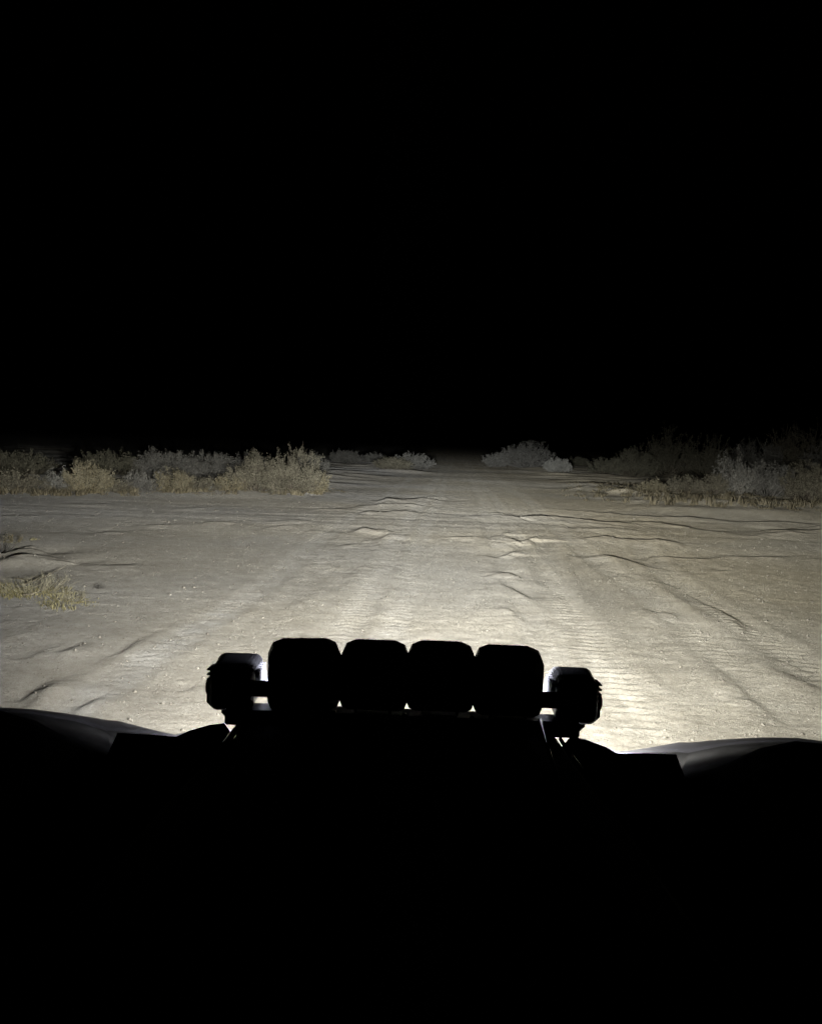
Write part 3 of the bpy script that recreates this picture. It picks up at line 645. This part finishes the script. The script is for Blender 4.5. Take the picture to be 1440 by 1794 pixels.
GL, GB, GC, GR = 'brush along the left verge', 'second row of brush on the left', 'far brush either side of the track', 'brush on the right verge'
BUSHES = [
 # px, base py, width px, height px, kind, label, group, form, leafy
 (28, 862, 120, 36, 'olive', 'low olive bush at the left end of the roadside brush', GL, 'flat', 1),
 (100, 860, 70, 42, 'pale', 'small silvery bush between the low olive bush and the rounded straw bush', GL, 'spiky', .6),
 (152, 865, 100, 56, 'tan', 'rounded straw-coloured bush near the left edge, domed above the lower brush', GL, 'round', 1.2),
 (205, 863, 70, 24, 'olive', 'low olive bush just right of the domed straw bush', GL, 'flat', 1),
 (255, 862, 80, 46, 'grey', 'thin grey bush of upright twigs in the middle of the left brush', GL, 'spiky', .5),
 (300, 862, 80, 40, 'tan', 'straw bush with a ragged top, just right of the thin grey bush', GL, 'round', 1),
 (352, 862, 80, 22, 'olive', 'lowest olive mound of brush in the left verge, in front of dark foliage', GL, 'flat', 1),
 (405, 863, 70, 28, 'tan', 'small straw bush left of the two biggest bushes on the left verge', GL, 'round', 1),
 (450, 864, 105, 68, 'olive', 'broad olive bush leaning against the tallest bush of the left verge', GL, 'round', 1.2),
 (515, 867, 125, 90, 'olive', 'tallest olive bush at the right end of the left verge, with bare twigs on top', GL, 'spiky', 1.2),
 (555, 868, 60, 42, 'tan', 'low straw bush at the foot of the tallest left bush, beside the track', GL, 'round', .8),
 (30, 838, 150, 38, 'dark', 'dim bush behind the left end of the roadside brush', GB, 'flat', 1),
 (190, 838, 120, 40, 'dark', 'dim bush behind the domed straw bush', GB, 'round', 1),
 (290, 842, 120, 48, 'grey', 'grey bush standing tall behind the thin upright twigs', GB, 'round', 1.2),
 (365, 842, 120, 42, 'grey', 'long grey bush behind the lowest mound of the left verge', GB, 'flat', 1.2),
 (432, 842, 100, 46, 'grey', 'grey bush behind the broad olive bush', GB, 'round', 1.2),
 (545, 840, 60, 48, 'grey', 'grey bush peeping out behind the tallest left bush, by the track', GB, 'round', 1),
 (605, 812, 66, 20, 'grey', 'far low grey bush just right of the left verge', GC, 'round', 1),
 (655, 812, 44, 15, 'grey', 'smallest far grey bush between two others left of the track', GC, 'round', 1),
 (690, 826, 80, 18, 'olive', 'low olive bush in front of the far mound left of the track', GC, 'flat', 1),
 (722, 822, 76, 27, 'grey', 'far domed grey bush closest to the left side of the track', GC, 'round', 1.2),
 (872, 818, 50, 24, 'grey', 'low bush at the foot of the tall far bush, right beside the track', GC, 'round', 1.2),
 (922, 820, 100, 44, 'grey', 'tall far grey bush on the right side of the track', GC, 'round', 1.4),
 (975, 830, 52, 24, 'pale', 'small pale dome-shaped bush in front of the tall far bush', GC, 'round', 1.8),
 (1012, 816, 40, 14, 'dark', 'tiny dim bush right of the pale dome-shaped bush', GC, 'round', 1),
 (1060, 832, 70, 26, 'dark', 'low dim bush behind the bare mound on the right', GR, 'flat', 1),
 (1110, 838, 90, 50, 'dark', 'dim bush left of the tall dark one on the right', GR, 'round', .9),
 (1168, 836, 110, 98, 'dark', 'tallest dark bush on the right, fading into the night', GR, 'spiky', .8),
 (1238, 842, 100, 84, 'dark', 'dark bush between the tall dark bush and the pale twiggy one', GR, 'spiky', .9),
 (1288, 872, 95, 84, 'pale', 'pale twiggy bush with forked tips on the right verge', GR, 'spiky', .45),
 (1322, 848, 110, 80, 'grey', 'grey bush behind the pale twiggy bush', GR, 'round', .9),
 (1345, 874, 90, 66, 'grey', 'grey bush touching the right side of the pale twiggy bush', GR, 'round', .9),
 (1392, 850, 120, 112, 'olive', 'big olive bush rising highest near the right edge', GR, 'round', 1),
 (1408, 880, 90, 70, 'olive', 'olive bush at the front of the brush near the right edge', GR, 'round', .9),
 (1452, 862, 100, 120, 'grey', 'tall grey bush cut off by the right edge', GR, 'spiky', .8),
 (1455, 890, 80, 58, 'olive', 'low olive bush cut off by the right edge, at the verge', GR, 'round', 1),
 (1250, 872, 60, 34, 'olive', 'low olive bush at the left foot of the pale twiggy bush', GR, 'round', .9),
 (1200, 868, 80, 30, 'olive', 'low sparse bush on the right verge in front of the dark ones', GR, 'flat', .8),
 (1140, 866, 60, 22, 'tan', 'low straw bush just right of the bare mound', GR, 'flat', .9),
]
for (px, py, wp, hp, kind, lab, grp, form, leafy) in BUSHES:
    bush('desert_bush', px, py, wp, hp, kind, lab, grp, form, 1.0, leafy)
# the near brush at the left edge
bush('dry_bush', 62, 1034, 150, 40, 'straw', 'spreading dry twig bush near the left edge, in front of a dirt mound', 'dry brush close by on the left', 'spiky', 1.5, .16, leaf=.010, thin=.42)
bush('dry_bush', 120, 1047, 80, 24, 'straw', 'low dry sprig of twigs at the right foot of the near left bush', 'dry brush close by on the left', 'spiky', 1.0, .12, leaf=.009, thin=.42)
bush('dry_bush', -6, 965, 60, 48, 'grey', 'dark dry bush cut off by the left edge behind the mound', 'dry brush close by on the left', 'spiky', 1.0, .5, leaf=.02)
bush('dry_bush', 22, 948, 44, 16, 'tan', 'small straw clump behind the dirt mound at the left edge', 'dry brush close by on the left', 'flat', .7, .4, leaf=.016)
bush('dry_bush', 172, 1027, 14, 8, 'grey', 'tiny dry weed alone on the dirt right of the near left bush', 'dry brush close by on the left', 'spiky', .5, .2, leaf=.01)

# dry grass (uncountable)
def grass(name, label, spots, mat, seed):
    """spots: (px, py, spread px x, spread py, blades, blade height m)"""
    r = np.random.default_rng(seed); V = []; F = []; base = 0
    for (px, py, sx, sy, n, h) in spots:
        qx = px + r.normal(size=n) * sx * .5; qy = py + r.normal(size=n) * sy * .5
        # tufts
        nt_ = max(3, n // 14); c = r.integers(0, nt_, n); tx = px + r.uniform(-1, 1, nt_) * sx; ty = py + r.uniform(-1, 1, nt_) * sy
        g0 = np.array([gp(a, b) for a, b in zip(tx, ty)])[c] + r.normal(size=(n, 2)) * .05
        z0 = np.array([ground_z(a, b) for a, b in g0]) - .01
        hh = h * r.uniform(.35, 1.25, n); az = r.uniform(0, 2*np.pi, n); ln = r.uniform(.1, .9, n) * hh
        wd = .0012 + .0004 * g0[:, 1]
        b0 = np.stack([g0[:, 0], g0[:, 1], z0], 1); dx = np.stack([np.cos(az), np.sin(az), 0*az], 1); sd = np.stack([-np.sin(az + 1), np.cos(az + 1), 0*az], 1) * wd[:, None]
        m1 = b0 + dx*ln[:, None]*.35; m1[:, 2] += hh*.62; tp = b0 + dx*ln[:, None]; tp[:, 2] += hh
        V.append(np.stack([b0 - sd, b0 + sd, m1 + sd*.8, m1 - sd*.8, tp], 1).reshape(-1, 3))
        i = np.arange(n)[:, None] * 5 + base
        F.append(np.concatenate([i + [0, 1, 2], i + [0, 2, 3], i + [3, 2, 4]])); base += n * 5
    me = mesh_np(name, np.concatenate(V), np.concatenate(F)); me.materials.append(mat)
    o = bpy.data.objects.new(name, me); COL.objects.link(o); tag(o, label, 'grass', kind='stuff')
M_STRAW = plant_mat('dead straw grass', (.25, .22, .11), (.45, .405, .23))
M_STRAWD = plant_mat('dull brown grass', (.095, .080, .050), (.23, .20, .135))
grass('dry_grass', 'dead straw grass along the foot of the left brush', [(x, 864 + 3*math.sin(x), 34, 3.5, int(170 + 130*math.sin(x*1.7)), .10 + .07*math.sin(x*.9+1)) for x in range(0, 600, 30)], M_STRAWD, 1)
grass('dry_grass', 'dead straw grass along the foot of the right brush',
      [(x, 862 + (x - 1000) * .06 + 5 * math.sin(x * .7), 44, 12, int(300 + 160*math.sin(x*1.3)), .11 + .05*math.sin(x*.8)) for x in range(1020, 1470, 32)] + [(x, 886 + (x - 1150) * .03 + 3*math.sin(x*2.1), 9, 2, 26, .26) for x in range(1150, 1450, 23)], M_STRAWD, 2)
grass('dry_grass', 'flattened yellow grass under the dry twig bush by the left edge', [(60, 1038, 62, 8, 1000, .034), (118, 1050, 48, 6, 620, .024), (20, 1030, 34, 8, 420, .04), (30, 948, 30, 3, 60, .04), (105, 1062, 20, 3, 80, .05)], M_STRAW, 3)
# fallen sticks by the near bush
M_STICK = principled('bleached stick', (.33, .29, .21), .8, .2, var=.3)
for pts, lab in (([(38, 1028), (75, 1018), (100, 1002)], 'bleached fallen branch lying across the near left bush'), ([(28, 1016), (48, 1022), (63, 1031)], 'short bleached stick crossing the fallen branch'), ([(41, 1044), (58, 1047)], 'pale stick lying on the dirt below the near left bush')):
    b = MB(); P = []
    for i, p in enumerate(pts):
        q = gp(*p); P.append((q[0], q[1], ground_z(*q) + (.05 if i == 1 else .03)))
    b.tube(P, [.007, .006, .003][:len(P)], 6)
    for i in range(1, len(P)):
        q = Vector(P[i]); b.tube([q, q + Vector((.07, .05, .04))], [.003, .0015], 4)
    tag(b.build('fallen_stick', M_STICK), lab, 'stick', 'sticks by the near left bush')

# pebbles and clods
def pebbles():
    r = np.random.default_rng(77); n = 14000
    d = 3.6 + 16 * r.uniform(0, 1, n) ** 1.7; lat = r.uniform(-.62, .62, n) * d
    sz = .0026 + .010 * r.uniform(0, 1, n) ** 8 + .0003 * d
    oct_ = np.array([(1,0,0),(-1,0,0),(0,1,0),(0,-1,0),(0,0,1),(0,0,-1)], float); tri = np.array([(0,2,4),(2,1,4),(1,3,4),(3,0,4),(2,0,5),(1,2,5),(3,1,5),(0,3,5)])
    v = oct_[None] * (1 + r.uniform(-.35, .35, (n, 6, 3))) * (sz[:, None, None] * r.uniform(.6, 1.3, (n, 1, 3)))
    a = r.uniform(0, 6.28, n); c, s_ = np.cos(a)[:, None], np.sin(a)[:, None]
    vx = v[..., 0]*c - v[..., 1]*s_; vy = v[..., 0]*s_ + v[..., 1]*c
    zz = np.array([ground_z(x, y_) for x, y_ in zip(lat, d)])
    v = np.stack([vx + lat[:, None], vy + d[:, None], v[..., 2]*.8 + zz[:, None] + sz[:, None]*.35], -1)
    me = mesh_np('pebbles', v.reshape(-1, 3), (tri[None] + (np.arange(n)*6)[:, None, None]).reshape(-1, 3))
    me.materials.append(plant_mat('pebble stone', (.24, .22, .185), (.40, .37, .31), 0))
    o = bpy.data.objects.new('pebbles', me); COL.objects.link(o); tag(o, 'small pale pebbles and clods strewn over the dirt', 'pebbles', kind='stuff')
pebbles()
